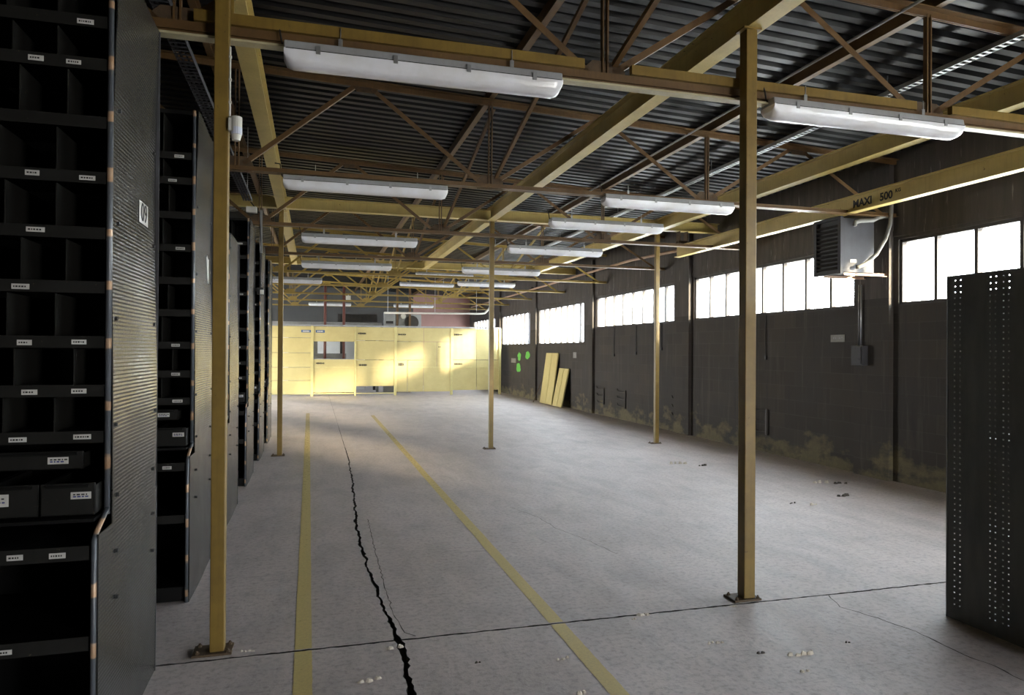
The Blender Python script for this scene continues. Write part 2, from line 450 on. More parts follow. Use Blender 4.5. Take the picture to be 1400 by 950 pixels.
def window(i, y0, y1, z0, z1, n=8):
    f = MB(); t = .04; xa, xb = XR+.02, XR+.11
    f.box(xa,xb,y0,y1,z0,z0+t); f.box(xa,xb,y0,y1,z1-t,z1); f.box(xa,xb,y0,y0+t,z0,z1); f.box(xa,xb,y1-t,y1,z0,z1)
    for k in range(1, n):
        y = y0+(y1-y0)*k/n; f.box(xa,xb,y-.022,y+.022,z0+t,z1-t)
    f.box(XR+.0, XR+.07, y0, y1, z0-.002, z0+.012)
    o = struct(f.build('window_%d' % i, FRAME))
    g = MB(); g.box(XR+.082, XR+.088, y0+t, y1-t, z0+t, z1-t); g.build('pane', PANE, o)
    L = bpy.data.lights.new('daylight_portal', 'AREA'); L.shape = 'RECTANGLE'
    L.size = z1-z0; L.size_y = y1-y0; L.cycles.is_portal = True
    lo = bpy.data.objects.new('daylight_portal', L); C.objects.link(lo)
    lo.location = (XO+.03, (y0+y1)/2, (z0+z1)/2); lo.rotation_euler = (0, PI/2, 0)
for i, b in enumerate(bays): window(i+1, *b)

w = MB(); w.box(XL-.2, XL, YB, 19.6, 0, 4.9); w.box(XL-.2, XL, 24.0, 25.5, 0, 4.9); w.box(XL-.2, XL, 19.6, 24.0, 2.3, 4.9); w.box(XL-.2, XL, 29.5, YF, 0, 4.9); w.box(XL-.2, XL, 25.5, 29.5, 0, .6); w.box(XL-.2, XL, 25.5, 29.5, 3.4, 4.9)  # unseen floor-level opening added to let daylight onto the far end
struct(w.build('wall_left', DARKW, origin=(0,0,0)))
w = MB()  # unseen window added to brighten the white wall behind the partition
for k in range(9): w.box(XL-.12, XL-.06, 25.5+.49*k, 25.54+.49*k, .6, 3.4)
w.box(XL-.12, XL-.06, 25.5, 29.5, .6, .64); w.box(XL-.12, XL-.06, 25.5, 29.5, 3.36, 3.4); wl = struct(w.build('window_9', FRAME))
w = MB(); w.box(XL-.095, XL-.09, 25.52, 29.48, .62, 3.38); w.build('pane', PANE, wl)
L = bpy.data.lights.new('daylight_portal', 'AREA'); L.shape = 'RECTANGLE'; L.size = 2.8; L.size_y = 4.0; L.cycles.is_portal = True
lo = bpy.data.objects.new('daylight_portal', L); C.objects.link(lo); lo.location = (XL-.23, 27.5, 2.0); lo.rotation_euler = (0, -PI/2, 0)
L = bpy.data.lights.new('daylight_portal', 'AREA'); L.shape = 'RECTANGLE'; L.size = 2.3; L.size_y = 4.4; L.cycles.is_portal = True
lo = bpy.data.objects.new('daylight_portal', L); C.objects.link(lo); lo.location = (XL-.23, 21.8, 1.15); lo.rotation_euler = (0, -PI/2, 0)
w = MB(); w.box(XL-.2, 4.35, YF, YF+.2, 0, 4.9, 1); w.box(4.35, XO, YF, YF+.2, 0, 4.9, 0); struct(w.build('wall_far', [PINKW, DARKW], origin=(0,0,0)))
# wall behind the camera with an unseen doorway added for daylight on the foreground
DX0, DX1, DZ = 4.6, 6.6, 2.3
w = MB(); w.box(XL-.2, DX0, YB-.2, YB, 0, 4.9); w.box(DX1, XO, YB-.2, YB, 0, 4.9); w.box(DX0, DX1, YB-.2, YB, DZ, 4.9)
struct(w.build('wall_near', DARKW, origin=(0,0,0)))
w = MB(); w.box(DX0-.06, DX0, YB-.05, YB+.03, 0, DZ); w.box(DX1, DX1+.06, YB-.05, YB+.03, 0, DZ); w.box(DX0-.06, DX1+.06, YB-.05, YB+.03, DZ, DZ+.06)
struct(w.build('trim_9', FRAME))
L = bpy.data.lights.new('added_door_portal', 'AREA'); L.shape = 'RECTANGLE'; L.size = DX1-DX0; L.size_y = DZ; L.cycles.is_portal = True
lo = bpy.data.objects.new('added_door_portal', L); C.objects.link(lo); lo.location = ((DX0+DX1)/2, YB-.25, DZ/2); lo.rotation_euler = (PI/2, 0, 0)
# unseen cross wall added behind the last rack to block stray light
w = MB(); w.box(XL, -1.15, 14.6, 14.75, 0, 4.3); struct(w.build('wall_light_block', DARKW, origin=(0,0,0)))
# partition room wall beyond the yellow partition
w = MB(); w.box(-1.2, 2.0, 29.0, 29.12, 0, 2.35); struct(w.build('wall_inner', WHITEW, origin=(0,0,0)))

# corrugated roof deck, ribs across the hall
d = MB(); prof = []; y = YB-.2
while y < YF+.2:
    prof += [(y, 0), (y+.075, 0), (y+.092, .04), (y+.148, .04)]; y += .165
def deck_pt(x, k): return (x, prof[k][0], roof_z(x)+.135+prof[k][1])
d.grid(deck_pt, [XL-.2, -2.5, 0, 2.5, 5, XO], range(len(prof)))
zt = lambda x: roof_z(x)+.135+.045
d.add([(x,yy,zt(x)+h) for x in (XL-.2, XO) for yy in (YB-.2, YF+.2) for h in (0,.15)],
      [(0,1,3,2),(4,6,7,5),(0,4,5,1),(2,3,7,6),(1,5,7,3),(0,2,6,4)])
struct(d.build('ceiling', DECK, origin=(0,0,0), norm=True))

# ------------------------------------------------------------------ steel structure
def ibeam_thing(label, p, q, wd, h, mats=None):
    m = MB(); m.ibeam(p, q, wd, h)
    return tag(m.build('steel_beam', mats or YELB), label, 'beam', 'yellow steel beams')
ZB = 3.71; HB = .20
for x, lab in ((-.48, 'yellow steel beam running lengthwise above the posts beside the racks'),
               (2.75, 'yellow steel beam running lengthwise overhead between the two rows of lamps'),
               (5.76, 'yellow steel beam running lengthwise near the window wall')):
    for a, b, extra in ((YB, 11.02, ''), (11.18, 18.12, ', stretch beyond the second row of posts')):
        ibeam_thing(lab + extra, (x, a, ZB+HB/2), (x, b, ZB+HB/2), .13, HB)
ibeam_thing('yellow cross beam on top of the second row of posts', (-5.5, 11.1, 3.735+.085), (6.98, 11.1, 3.735+.085), .13, .17)
ibeam_thing('yellow cross beam closing the lengthwise beams far down the hall', (-5.5, 18.2, 3.735+.085), (6.98, 18.2, 3.735+.085), .13, .17)

def post(x, y, ztop, label, wd=.072):
    t = thing('steel_post', label, 'post', (x,y,0), 'yellow posts')
    m = MB(); m.box(x-wd/2,x+wd/2,y-wd/2,y+wd/2,.012,ztop-.012)
    m.build('shaft', YEL, t, bevel=.005)
    m = MB(); m.box(x-.12,x+.075,y-.06,y+.075,0,.012); m.build('base_plate', RUST, t, bevel=.002)
    for dx, dy in ((-.095,-.04),(-.095,.055),(.055,-.045),(.055,.055)):
        m = MB(); m.cyl((x+dx,y+dy,.012),(x+dx,y+dy,.022),.012,6); m.cyl((x+dx,y+dy,.022),(x+dx,y+dy,.030),.006,8); m.build('bolt', RUST, t)
    m = MB(); m.box(x-.065,x+.065,y-.05,y+.05,ztop-.012,ztop); m.build('cap_plate', YEL, t)
    return t
pA = post(-.48, 3.99, ZB, 'yellow post nearest the camera, beside the black racks')
post(2.72, 3.97, ZB, 'yellow post standing alone in the right foreground', .08)
post(-.49, 11.1, 3.735, 'yellow post in the second row, beside the far racks')
post(2.79, 11.1, 3.735, 'yellow post in the middle of the second row')
post(5.78, 11.1, 3.735, 'yellow post in the second row, nearest the windows')

BN = [-5.75,-3.25,-.72,1.76,4.32,6.85]; TN = [-4.5,-2.0,.48,3.04,5.56]
ZC = 3.30
def gusset(m, x, y, z, wd, h):
    m.prism([(x-wd/2,z-h/2),(x+wd/2,z-h/2),(x+wd/2,z+h*.15),(x+wd*.3,z+h/2),(x-wd*.3,z+h/2),(x-wd/2,z+h*.15)], 'y', y-.004, y+.004)
def truss(y, label, M, MG):
    t = thing('roof_truss', label, 'roof truss', (0,y,ZC), 'lattice roof trusses')
    m = MB()
    for sg in (-1, 1):
        # frame(): right vector of +x run points to -y
        m.angle((-5.58,y-sg*.006,ZC),(6.99,y-sg*.006,ZC),.05,.006, sg, 1)
    m.build('bottom_chord', M, t)
    m = MB()
    for sg in (-1, 1):
        m.angle((-5.58,y-sg*.006,roof_z(-5.58)+.035),(6.99,y-sg*.006,roof_z(6.99)+.035),.055,.006, sg, -1)
    m.build('top_chord', M, t)
    for i, xt in enumerate(TN):
        for xb, s in ((BN[i], 1), (BN[i+1], -1)):
            m = MB(); m.angle((xb+s*.07,y-.004,ZC+.055),(xt-s*.07,y-.004,roof_z(xt)-.01),.042,.006,1,1,(0,1,0)); m.build('diagonal', M, t)
    for xb in BN[1:-1]:
        m = MB(); m.bar((xb-.016,y,ZC+.05),(xb-.016,y,roof_z(xb)),.010,.036,(0,1,0)); m.bar((xb+.016,y,ZC+.05),(xb+.016,y,roof_z(xb)),.010,.036,(0,1,0)); m.build('upright', M, t)
    for xb in BN[1:-1]:
        m = MB(); gusset(m, xb, y, ZC+.065, .28, .15); m.build('gusset_plate', MG, t)
    for xt in TN:
        m = MB(); m.prism([(xt-.16,roof_z(xt)+.03),(xt+.16,roof_z(xt)+.03),(xt+.09,roof_z(xt)-.07),(xt-.09,roof_z(xt)-.07)], 'y', y-.004, y+.004); m.build('gusset_plate', MG, t)
    return t
T1 = truss(4.1, 'brown lattice roof truss nearest the camera, with yellow rails along its bottom', BROWN, RUST)
lab = ['brown lattice roof truss over the second pair of long lamps','brown lattice roof truss just before the yellow cross beam',
       'brown lattice roof truss just behind the yellow cross beam']
for y, l in zip((7.1,10.1,13.1), lab): dup(T1, (0,y,ZC), l)
T5 = truss(16.1, 'ochre lattice roof truss just before the far cross beam', OCHRE, OCHRE)
for y, l in zip((19.1,22.1,25.1,28.1), ('ochre lattice roof truss first beyond the far cross beam','ochre lattice roof truss over the floor before the yellow partition',
               'ochre lattice roof truss right above the yellow partition','ochre lattice roof truss first behind the yellow partition')):
    dup(T5, (0,y,ZC), l)
# the rails added only to the first truss
def seg_rail(name, mat, x0, x1, y0, y1, z0, z1):
    m = MB(); m.box(x0,x1,y0,y1,z0,z1); return m.build(name, mat, T1)
for a, b in ((-.63,1.60),(1.92,4.16),(4.48,6.95)): seg_rail('top_rail', YEL, a, b, 4.035, 4.075, 3.355, 3.415)
seg_rail('bottom_rail', CREAM, -.9, 6.95, 4.02, 4.09, 3.262, 3.274)
seg_rail('middle_rail', BROWN, -5.5, 6.95, 4.062, 4.072, 3.274, 3.355)
for x in (-.48, 2.75, 5.76):
    m = MB(); m.box(x-.05,x+.05,4.03,4.08,3.415,3.50); m.bar((x,4.055,3.50),(x,4.055,ZB),.05,.012); m.build('hanger_bracket', YEL, T1)

# purlins with bracing rods
for x, l in ((-3.2,'brown roof purlin far left above the racks'),(-.95,'brown roof purlin over the rack ends'),
             (1.76,'brown roof purlin along the middle of the hall'),(4.36,'brown roof purlin over the right row of lamps'),(6.6,'brown roof purlin next to the window wall')):
    m = MB(); z = roof_z(x)+.04
    m.sect((x,YB,z),(x,YF,z), [(-.03,0),(.03,0),(.03,.006),(-.024,.006),(-.024,.089),(.03,.089),(.03,.095),(-.03,.095)])
    t = tag(m.build('roof_purlin', BROWN), l, 'purlin', 'roof purlins')
for xi, x in ((0, 1.80), (1, 4.38)):
    for k, y in enumerate((4.1,7.1,10.1,13.1,16.1,19.1,22.1,25.1)):
        if xi == 1 and k not in (4,5,6,7): continue
        m = MB(); m.angle((x,y-.03,ZC+.10),(x,y-2.93,roof_z(x)-.03),.034,.005,1,1,(1,0,0))
        nm = ('first','second','third','fourth','fifth','sixth','seventh','eighth')[k]
        tag(m.build('bracing_strut', BROWN if k < 4 else OCHRE), ('sloping brace under the middle purlin, foot at the %s truss' if xi == 0 else 'sloping brace under the right purlin, foot at the %s truss') % nm, 'brace', 'sloping braces')

# crane rail
t = thing('crane_rail', 'yellow monorail crane beam lettered MAXI 500 KG near the windows', 'crane rail', (6.27,7.0,3.30))
m = MB(); m.ibeam((6.27,2.2,3.40),(6.27,11.28,3.40),.11,.20,.01,.014); m.build('beam', YELB, t)
for y, zt_ in ((4.1,3.30),(11.1,3.735)):
    m = MB(); zz = 3.50
    m.box(6.15,6.39,y-.08,y+.08,zz,zz+.02)
    for sx in (-1,1): m.box(6.27+sx*.075-.008,6.27+sx*.075+.008,y-.06,y+.06,zz-.03,max(zz+.08, zt_))
    m.cyl((6.17,y-.03,zz+.05),(6.37,y-.03,zz+.05),.022,10); m.cyl((6.17,y+.04,zz+.05),(6.37,y+.04,zz+.05),.022,10)
    m.build('hanger_clamp', RUST, t)
face_x = 6.27-.0056
text_mesh('lettering', 'MAXI', .125, basis((face_x, 6.86, 3.395), (0,-1,0), (0,0,1)), INK, t, .0006, .0045)
text_mesh('lettering', '500', .125, basis((face_x, 6.50, 3.395), (0,-1,0), (0,0,1)), INK, t, .0006, .0035)
text_mesh('lettering', 'KG', .055, basis((face_x, 6.33, 3.425), (0,-1,0), (0,0,1)), INK, t, .0006, .002)

# ------------------------------------------------------------------ lamps
def make_lamp(label):
    t = thing('fluorescent_lamp', label, 'lamp', (0,0,0), 'long fluorescent lamps')
    Lh = .80
    def rounded(pts, x0, x1, mat, name, par):
        m = MB(); m.sect((x0,0,0),(x1,0,0), pts, (0,0,1)); return m.build(name, mat, par, bevel=.008)
    # sect frame for +x run: right = -y
    rounded([(-.075,.035),(.075,.035),(.065,.085),(-.065,.085)], -Lh, Lh, HOUSE, 'housing', t)
    m = MB(); n = 10; us = [-Lh,-Lh+.015,-Lh+.05]+[-Lh+.05+(2*Lh-.1)*i/24 for i in range(1,24)]+[Lh-.05,Lh-.015,Lh]
    def cov(u, k):
        a = PI*k/n; e = min(1, ((Lh-abs(u))/.05)); r = .45+.55*math.sqrt(max(0, 1-(1-e)**2))
        return (u, -.078*math.cos(a), .036-.085*(math.sin(a)**.6)*r)
    m.grid(cov, us, range(n+1))
    for u in (-Lh, Lh):
        m.add([cov(u,k) for k in range(n+1)], [tuple(range(n+1))])
    m.build('diffuser', COVER, t, smooth=True)
    m = MB()
    for q in (-1,1): m.box(-Lh+.01,Lh-.01,q*.0775-.0015,q*.0775+.0015,.034,.038)
    m.build('gasket', BLACK, t)
    for x in (-.62,-.2,.22,.62):
        for s in (-1,1):
            m = MB(); m.box(x-.012,x+.012,s*.079-.003,s*.079+.003,.018,.062); m.build('clip', GALV, t)
    for x in (-.5,.5):
        m = MB(); m.box(x-.012,x+.012,-.002,.002,.085,.15); m.cyl((x,0,.12),(x,0,.21),.003,6); m.box(x-.02,x+.02,-.03,.03,.083,.088); m.build('hanger', GALV, t)
    m = MB(); m.tube([(-Lh+.02,0,.06),(-Lh-.01,0,.08),(-Lh-.02,.0,.13),(-Lh-.03,.02,.2),(-Lh-.08,.02,.205)], .006, 6); m.build('power_lead', BLACK, t)
    return t
lamps = [(.63,4.03,3.195,'long fluorescent lamp at upper left, nearest the camera'),
 (3.71,4.03,3.21,'long fluorescent lamp right of the foreground post, nearest on the right'),
 (.50,7.1,3.20,'second long lamp from the camera in the left row'),
 (3.84,7.1,3.24,'long lamp just left of the foreground post, second in the right row'),
 (.62,10.1,3.13,'third long lamp from the camera in the left row, just past the cross beam'),
 (3.74,8.6,3.25,'long lamp hanging in front of the cross beam, third in the right row'),
 (.57,13.1,3.12,'fourth long lamp from the camera in the left row'),
 (3.77,10.75,3.21,'fourth lamp in the right row, hanging below the cross beam'),
 (3.62,13.6,3.18,'fifth lamp in the right row, partly behind the middle post'),
 (-.64,16.1,3.11,'lamp half hidden behind the post next to the far racks'),
 (.56,19.1,3.93,'small far lamp set high in the left row just above another lamp'),
 (4.53,18.6,3.40,'sixth lamp in the right row, just right of the middle post'),
 (3.46,19.1,3.66,'pale far lamp set high left of the middle post'),
 (3.2,20.6,3.52,'pale far lamp below the high one left of the middle post'),
 (.58,28.0,3.35,'pale far lamp over the partition on the left'),
 (3.82,28.0,3.36,'pale far lamp over the partition right of the grey fan box')]
proto = None
for x,y,z,l in lamps:
    if proto is None:
        proto = make_lamp(l); proto.location = (x,y,z)
    else: dup(proto, (x,y,z), l)

# ------------------------------------------------------------------ black racks
RX = -.755; RW = 1.75; XW = RX-RW
SHZ = [1.262,1.440,1.628,1.840,2.050,2.265,2.480,2.705,2.87]
rnd = random.Random(3)
def wavy(y, z): return .008*math.sin(2.1*z+3*y)*math.sin(3.7*y+.6) + .003*math.sin(4.1*z+1.3)
def make_rack(label, H=3.17, tags=True):
    yl = 0.; yu = .17; yb = .97; ZS = .92
    t = thing('pigeonhole_rack', label, 'rack', (RX,0,0), 'black pigeonhole racks')
    m = MB()
    ys = [yl+(yb-yl)*i/14 for i in range(15)]; zs = [ZS*i/14 for i in range(15)]
    m.grid(lambda y,z: (RX+wavy(y,z)*.7, y, z), ys, zs)
    ys = [yu+(yb-.03-yu)*i/14 for i in range(15)]; zs = [ZS+(H-ZS)*i/40 for i in range(41)]
    m.grid(lambda y,z: (RX+.002+wavy(y,z), y, z), ys, zs)
    m.build('end_panel', ENDP, t, smooth=True, solid=.004)
    m = MB(); m.box(XW, XW+.01, yl, yb, 0, ZS); m.box(XW, XW+.01, yu, yb, ZS, H); m.build('end_panel', DARKM, t)
    m = MB(); m.tube([(RX-.012,yl,0),(RX-.012,yl,ZS-.02),(RX-.012,yl+.03,ZS+.005),(RX-.012,yu-.01,ZS+.06)], .010, 10); m.build('edge_trim', EDGEM, t, smooth=True)
    m = MB(); m.tube([(RX-.014,yu,ZS+.04),(RX-.014,yu,H)], .011, 10); m.build('edge_trim', EDGEM, t, smooth=True)
    m = MB(); m.box(RX-.03,RX+.006,yb-.006,yb,0,ZS); m.box(RX-.03,RX+.010,yb-.036,yb-.030,ZS,H); m.build('rear_edge', HEAT, t)
    # bolts on the panel
    for zz in (.62,.80,1.02,1.30,1.72,2.10,2.55):
        for yy in (yu+.06, yb-.09):
            m = MB(); yy2 = yy+rnd.uniform(-.02,.02); x = RX+wavy(yy2,zz)
            m.cyl((x-.002,yy2,zz),(x+.010,yy2,zz),.008,8); m.build('bolt', BLACK, t)
    m = MB(); m.box(XW,RX-.01,yu,yb-.03,H-.03,H-.005); m.build('top_panel', DARKM, t)
    m = MB(); m.box(XW,RX-.01,.60,.606,0,H-.03); m.build('back_panel', DARKM, t)
    m = MB(); m.box(XW,RX-.03,yl+.03,.60,0,.09); m.build('plinth', DARKM, t)
    levels = [z for z in SHZ if z < H-.1]
    lips = []
    for i, z in enumerate(levels):
        m = MB(); m.box(XW+.01,RX-.02,yu+.004,.60,z+.012,z+.018); m.build('shelf', DARKM, t)
        m = MB(); m.box(XW+.01,RX-.028,yu,yu+.004,z-.026,z+.020); lips.append((m.build('shelf_lip', LIPM, t), z, yu))
        top = levels[i+1]-.03 if i+1 < len(levels) else H-.03
        off = [.165,.10,.165,.13,.165,.165,.13,.165,.165][i]; x = RX-.02-off-.015
        k = 0
        while x > XW+.1:
            m = MB(); m.box(x-.002,x+.002,yu+.012,.60,z+.018,top); m.build('divider', LIPM, t)
            k += 1; x -= (.15, .17, .2, .16)[(k+i) % 4]
    # lower half: deeper shelves and drawers
    for z in (.53,.86):
        m = MB(); m.box(XW+.01,RX-.02,yl+.004,.60,z+.012,z+.018); m.build('shelf', DARKM, t)
        m = MB(); m.box(XW+.01,RX-.028,yl,yl+.004,z-.03,z+.022); lips.append((m.build('shelf_lip', LIPM, t), z, yl))
    def drawer(x0, x1, z0, z1, yf, lab):
        m = MB(); m.box(x0,x1,yf,yf+.012,z0,z1); m.box(x0,x0+.006,yf,.55,z0,z1-.01); m.box(x1-.006,x1,yf,.55,z0,z1-.01); m.box(x0,x1,yf,.55,z0,z0+.006)
        d = m.build('drawer', LIPM, t, bevel=.002)
        m = MB(); m.box(x0+.02,x1-.02,yf-.012,yf,z1-.014,z1-.004); m.build('pull_lip', DARKM, d)
        for (a,b,c,e) in lab:
            m = MB(); m.box(x0+a,x0+b,yf-.0015,yf,z0+c,z0+e); m.build('paper_label', PAPER, d)
            for q in range(2):
                zc = z0+c+(e-c)*(.35+.3*q); m = MB()
                xx = x0+a+.008
                while xx < x0+b-.012:
                    wd = rnd.uniform(.004,.012); m.box(xx,xx+wd,yf-.0022,yf-.0014,zc-.0025,zc+.0025); xx += wd+.004
                m.build('print_line', INK if q else BLUEI, d)
    drawer(RX-.62, RX-.10, 1.135, 1.205, yu+.01, [(.40,.47,.022,.048),(.06,.12,.03,.05)])
    drawer(RX-.215, RX-.035, .975, 1.095, yl+.09, [(.10,.168,.062,.088)])
    drawer(RX-.40, RX-.22, .975, 1.095, yl+.09, [(.01,.085,.045,.09)])
    drawer(RX-.60, RX-.41, .975, 1.095, yl+.09, [(.02,.09,.04,.07)])
    m = MB(); m.box(XW+.01,RX-.03,yl+.06,.60,.955,.967); m.build('shelf', DARKM, t)
    # paper labels on the shelf lips
    for j, (lip, z, yf) in enumerate(lips):
        for xo in ((.09,.27,.43,.62),(.10,.25,.47,.66),(.08,.26,.40,.70))[j % 3]:
            if rnd.random() < .25 and j > 1: continue
            x = RX-.03-xo+rnd.uniform(-.02,.02); wd = rnd.uniform(.045,.062); hh = rnd.uniform(.016,.021); dz = rnd.uniform(-.006,.004)
            m = MB(); m.box(x-wd/2,x+wd/2,yf-.0015,yf,z-.003+dz-hh/2,z-.003+dz+hh/2); m.build('paper_label', PAPER, lip)
            m = MB(); xx = x-wd/2+.006
            while xx < x+wd/2-.012:
                w_ = rnd.uniform(.003,.008); m.box(xx,xx+w_,yf-.0022,yf-.0014,z-.003+dz-.003,z-.003+dz+.003); xx += w_+.003
            m.build('print_line', INK, lip)
    return t
R1 = make_rack('black pigeonhole rack nearest the camera, with white 09 sign on its end panel')
R3 = make_rack('lower black rack third in line, with bare brown cards behind the yellow post', 2.68)
R3.location.y = 6.77
pitch = [(4.82,'black pigeonhole rack second in line, with torn white paper on its end panel'),
         (8.72,'black pigeonhole rack fourth in line, just past the low one'),
         (10.67,'black pigeonhole rack fifth in line, next to last'),
         (12.62,'black pigeonhole rack farthest from the camera, end of the line')]
racks = [dup(R1, (RX,y,0), l) for y, l in pitch]
R1.location.y = 2.87
# signs on the ends
def sign_quad(par, y0, y1, z0, z1, name, mat):
    m = MB(); oy = par.location.y
    m.grid(lambda y,z: (RX+.0065+wavy(y-oy,z), y, z), [y0+(y1-y0)*i/4 for i in range(5)], [z0+(z1-z0)*i/4 for i in range(5)])
    return m.build(name, mat, par, solid=.001)
bpy.context.view_layer.update()
s_ = sign_quad(R1, 3.43, 3.60, 2.165, 2.262, 'number_sign', PAPER)
s_['label'] = 'white sign with black number 09'
text_mesh('number', '09', .118, basis((RX+.009+wavy(.64,2.21), 3.515, 2.212), (0,1,0), (0,0,1)), INK, s_)
torn = MB(); oy = 4.82
pl = [(5.43,2.26),(5.47,2.28),(5.52,2.25),(5.55,2.26),(5.54,2.19),(5.55,2.13),(5.53,2.08),(5.48,2.12),(5.46,2.18)]
torn.prism([(y,z) for y,z in pl], 'x', RX+.006+wavy(.65,2.18), RX+.008+wavy(.65,2.18))
torn.build('torn_paper', PAPER, racks[0])
for z0, z1 in ((2.46,2.64),(1.81,1.99),(1.38,1.58),(.83,1.04),(.2,.38)):
    m = MB(); yy = 6.77+(.165 if z0 > .9 else -.004); m.box(RX-.20,RX-.04,yy-.004,yy,z0,z1); m.build('cardboard_card', CARD, R3)

# ------------------------------------------------------------------ dark perforated rack at right
t = thing('perforated_rack', 'dark steel rack with perforated side panel at right edge', 'rack', (3.73,2.9,0))
PX = 3.73; H = 2.075
cols = [3.335,3.298,3.105,3.072,3.026,2.993,2.76,2.73,2.55,2.52]
ycuts = [2.40]; hole_y = set()
for c in sorted(cols): ycuts += [c-.0042, c+.0042]; hole_y.add(len(ycuts)-2)
ycuts += [3.39]
zcuts = [0.0]; hole_z = set(); z = .09; k = 0
while z < 2.05:
    zcuts += [z-.0028, z+.0028]; hole_z.add(len(zcuts)-2); z += .0355
zcuts += [H]
m = MB(); b = len(zcuts)
m.v = [Vector((PX, y, z)) for y in ycuts for z in zcuts]
for i in range(len(ycuts)-1):
    for j in range(b-1):
        if i in hole_y and j in hole_z: continue
        m.f.append((i*b+j,(i+1)*b+j,(i+1)*b+j+1,i*b+j+1)); m.m.append(0)
m.build('side_panel', PERF, t, solid=.003)
m = MB(); m.box(PX+.003,PX+.035,3.386,3.389,0,H); m.build('front_flange', PERF, t)
m = MB(); m.box(PX-.004,PX+.002,3.385,3.392,0,H); m.build('sheet_edge', GREYM, t)
m = MB(); m.box(PX+.002,PX+.03,3.045,3.049,0,H); m.build('fold', PERF, t)
for x, y in ((PX+.85,3.37),(PX+.85,2.42)):
    m = MB(); m.angle((x,y,0),(x,y,H),.035,.003,1,1,(0,1,0)); m.build('corner_post', PERF, t)
for z in (.08,.55,1.10,1.62):
    m = MB(); m.box(PX+.004,PX+.85,2.42,3.38,z,z+.003); m.box(PX+.004,PX+.85,3.377,3.38,z-.03,z); m.box(PX+.004,PX+.85,2.42,2.423,z-.03,z); m.build('shelf', PERF, t)

# ------------------------------------------------------------------ yellow partition
YP = 25.1
t = thing('panel_partition', 'pale yellow panel partition closing the far end of the hall', 'partition', (1.6,YP,0))
def pan(x0,x1,z0,z1,dy=0.):
    m = MB(); g = .006
    m.box(x0+g,x1-g,YP+dy,YP+dy+.025,z0+g,z1-g)
    return m.build('panel', PANEL, t, bevel=.004)
for a,b in ((.10,.55),(.55,1.0),(1.0,1.5),(1.5,2.02),(2.02,2.42)): pan(-3.4,-.10,a,b,-.004 if a in (.55,1.5) else .0)
pan(-.03,1.37,.12,1.0); pan(-.03,1.37,1.0,1.28); pan(-.03,1.37,1.89,2.42)
pan(1.42,2.76,.33,1.0); pan(1.42,2.76,1.0,1.26,.004); pan(1.42,2.76,1.26,1.94); pan(1.42,2.76,1.94,2.42,.004)
for a,b in ((2.83,3.22),(3.22,3.80),(3.80,4.78)): pan(a,b,.12,1.0,.002)
pan(2.83,3.22,1.0,1.26); pan(3.22,3.80,1.0,1.26,.004); pan(2.83,3.80,1.26,1.92); pan(2.83,3.80,1.92,2.42,.004)
pan(3.80,4.28,1.0,1.92); pan(4.28,4.78,1.0,1.92,.004); pan(3.80,4.78,1.92,2.42)
for a,b in ((4.86,5.76),(5.76,6.62)):
    pan(a,b,.16,1.0,.03); pan(a,b,1.0,1.27,.03); pan(a,b,1.27,2.42,.026)
for x in (-.065, 1.395, 2.795, 4.82, 6.64):
    m = MB(); wd = .03 if x == 1.395 else .045
    m.box(x-wd,x+wd,YP-.03,YP+.05,0,2.43); m.build('post', PANELB, t, bevel=.004)
m = MB(); m.box(-3.4,6.66,YP-.02,YP+.05,2.425,2.475); m.build('top_rail', GREYM, t)
m = MB(); m.box(-.02,6.62,YP-.022,YP-.002,.985,1.02); m.build('middle_rail', PANELB, t)
m = MB(); m.box(-3.4,2.8,YP-.012,YP+.03,.07,.10); m.build('bottom_rail', PANELB, t)
m = MB(); m.box(-.03,1.37,YP-.01,YP+.03,1.275,1.295); m.build('sill', GREYM, t)
def smear(x, z, wd, h, mat, name='stencil_mark'):
    m = MB(); xx = x
    while xx < x+wd:
        w_ = rnd.uniform(.02,.045); hh = h*rnd.uniform(.6,1); m.box(xx,xx+w_,YP-.0065,YP-.001,z-hh/2,z+hh/2); xx += w_+.012
    return m.build(name, mat, t)
for x, z in ((1.48,2.19),(2.88,2.17),(4.92,2.19),(1.52,1.08),(.07,1.14),(4.92,1.12)):
    dy = smear(x, z, .27, .07, INK)
smear(2.9,1.1,.2,.11,INK); smear(4.33,1.74,.07,.03,INK)
for x, w_ in ((-.43,.32),(.05,.30)):
    m = MB(); m.box(x,x+w_,YP-.012,YP-.004,2.20,2.29); o = m.build('sign_plate', BLUEP, t); o['label'] = 'small blue sign plate'
    m = MB(); xx = x+.05
    while xx < x+w_-.06:
        q = rnd.uniform(.02,.04); m.box(xx,xx+q,YP-.014,YP-.0115,2.225,2.265); xx += q+.012
    m.build('sign_lettering', WHITEP, o)

# behind the partition
def simple(name, m, mat, label, cat, group=None, **k): return tag(m.build(name, mat, **k), label, cat, group)
m = MB(); m.cyl((.38,26.5,0),(.38,26.5,4.0),.05,12); simple('red_pipe', m, REDP, 'dull red upright pipe seen left in the partition opening', 'pipe', 'red pipes', smooth=True)
m = MB(); m.cyl((1.05,26.5,0),(1.05,26.5,4.0),.05,12); simple('red_pipe', m, REDP, 'dull red upright pipe seen right in the partition opening', 'pipe', 'red pipes', smooth=True)
m = MB(); m.box(-.9,1.15,26.7,27.1,.12,1.47); m.box(-.9,.12,26.7,27.1,1.47,2.1); m.box(-.85,1.1,26.68,26.7,.2,1.4); m.box(-.85,-.75,26.75,27.05,0,.12); m.box(1.05,1.14,26.75,27.05,0,.12)
simple('workbench_cabinet', m, GREYM, 'grey cabinet behind the opening in the yellow partition', 'cabinet', bevel=.006)
t = thing('fan_unit', 'grey box unit with round fan, standing behind the partition top', 'ventilation unit', (3.1,27.2,0))
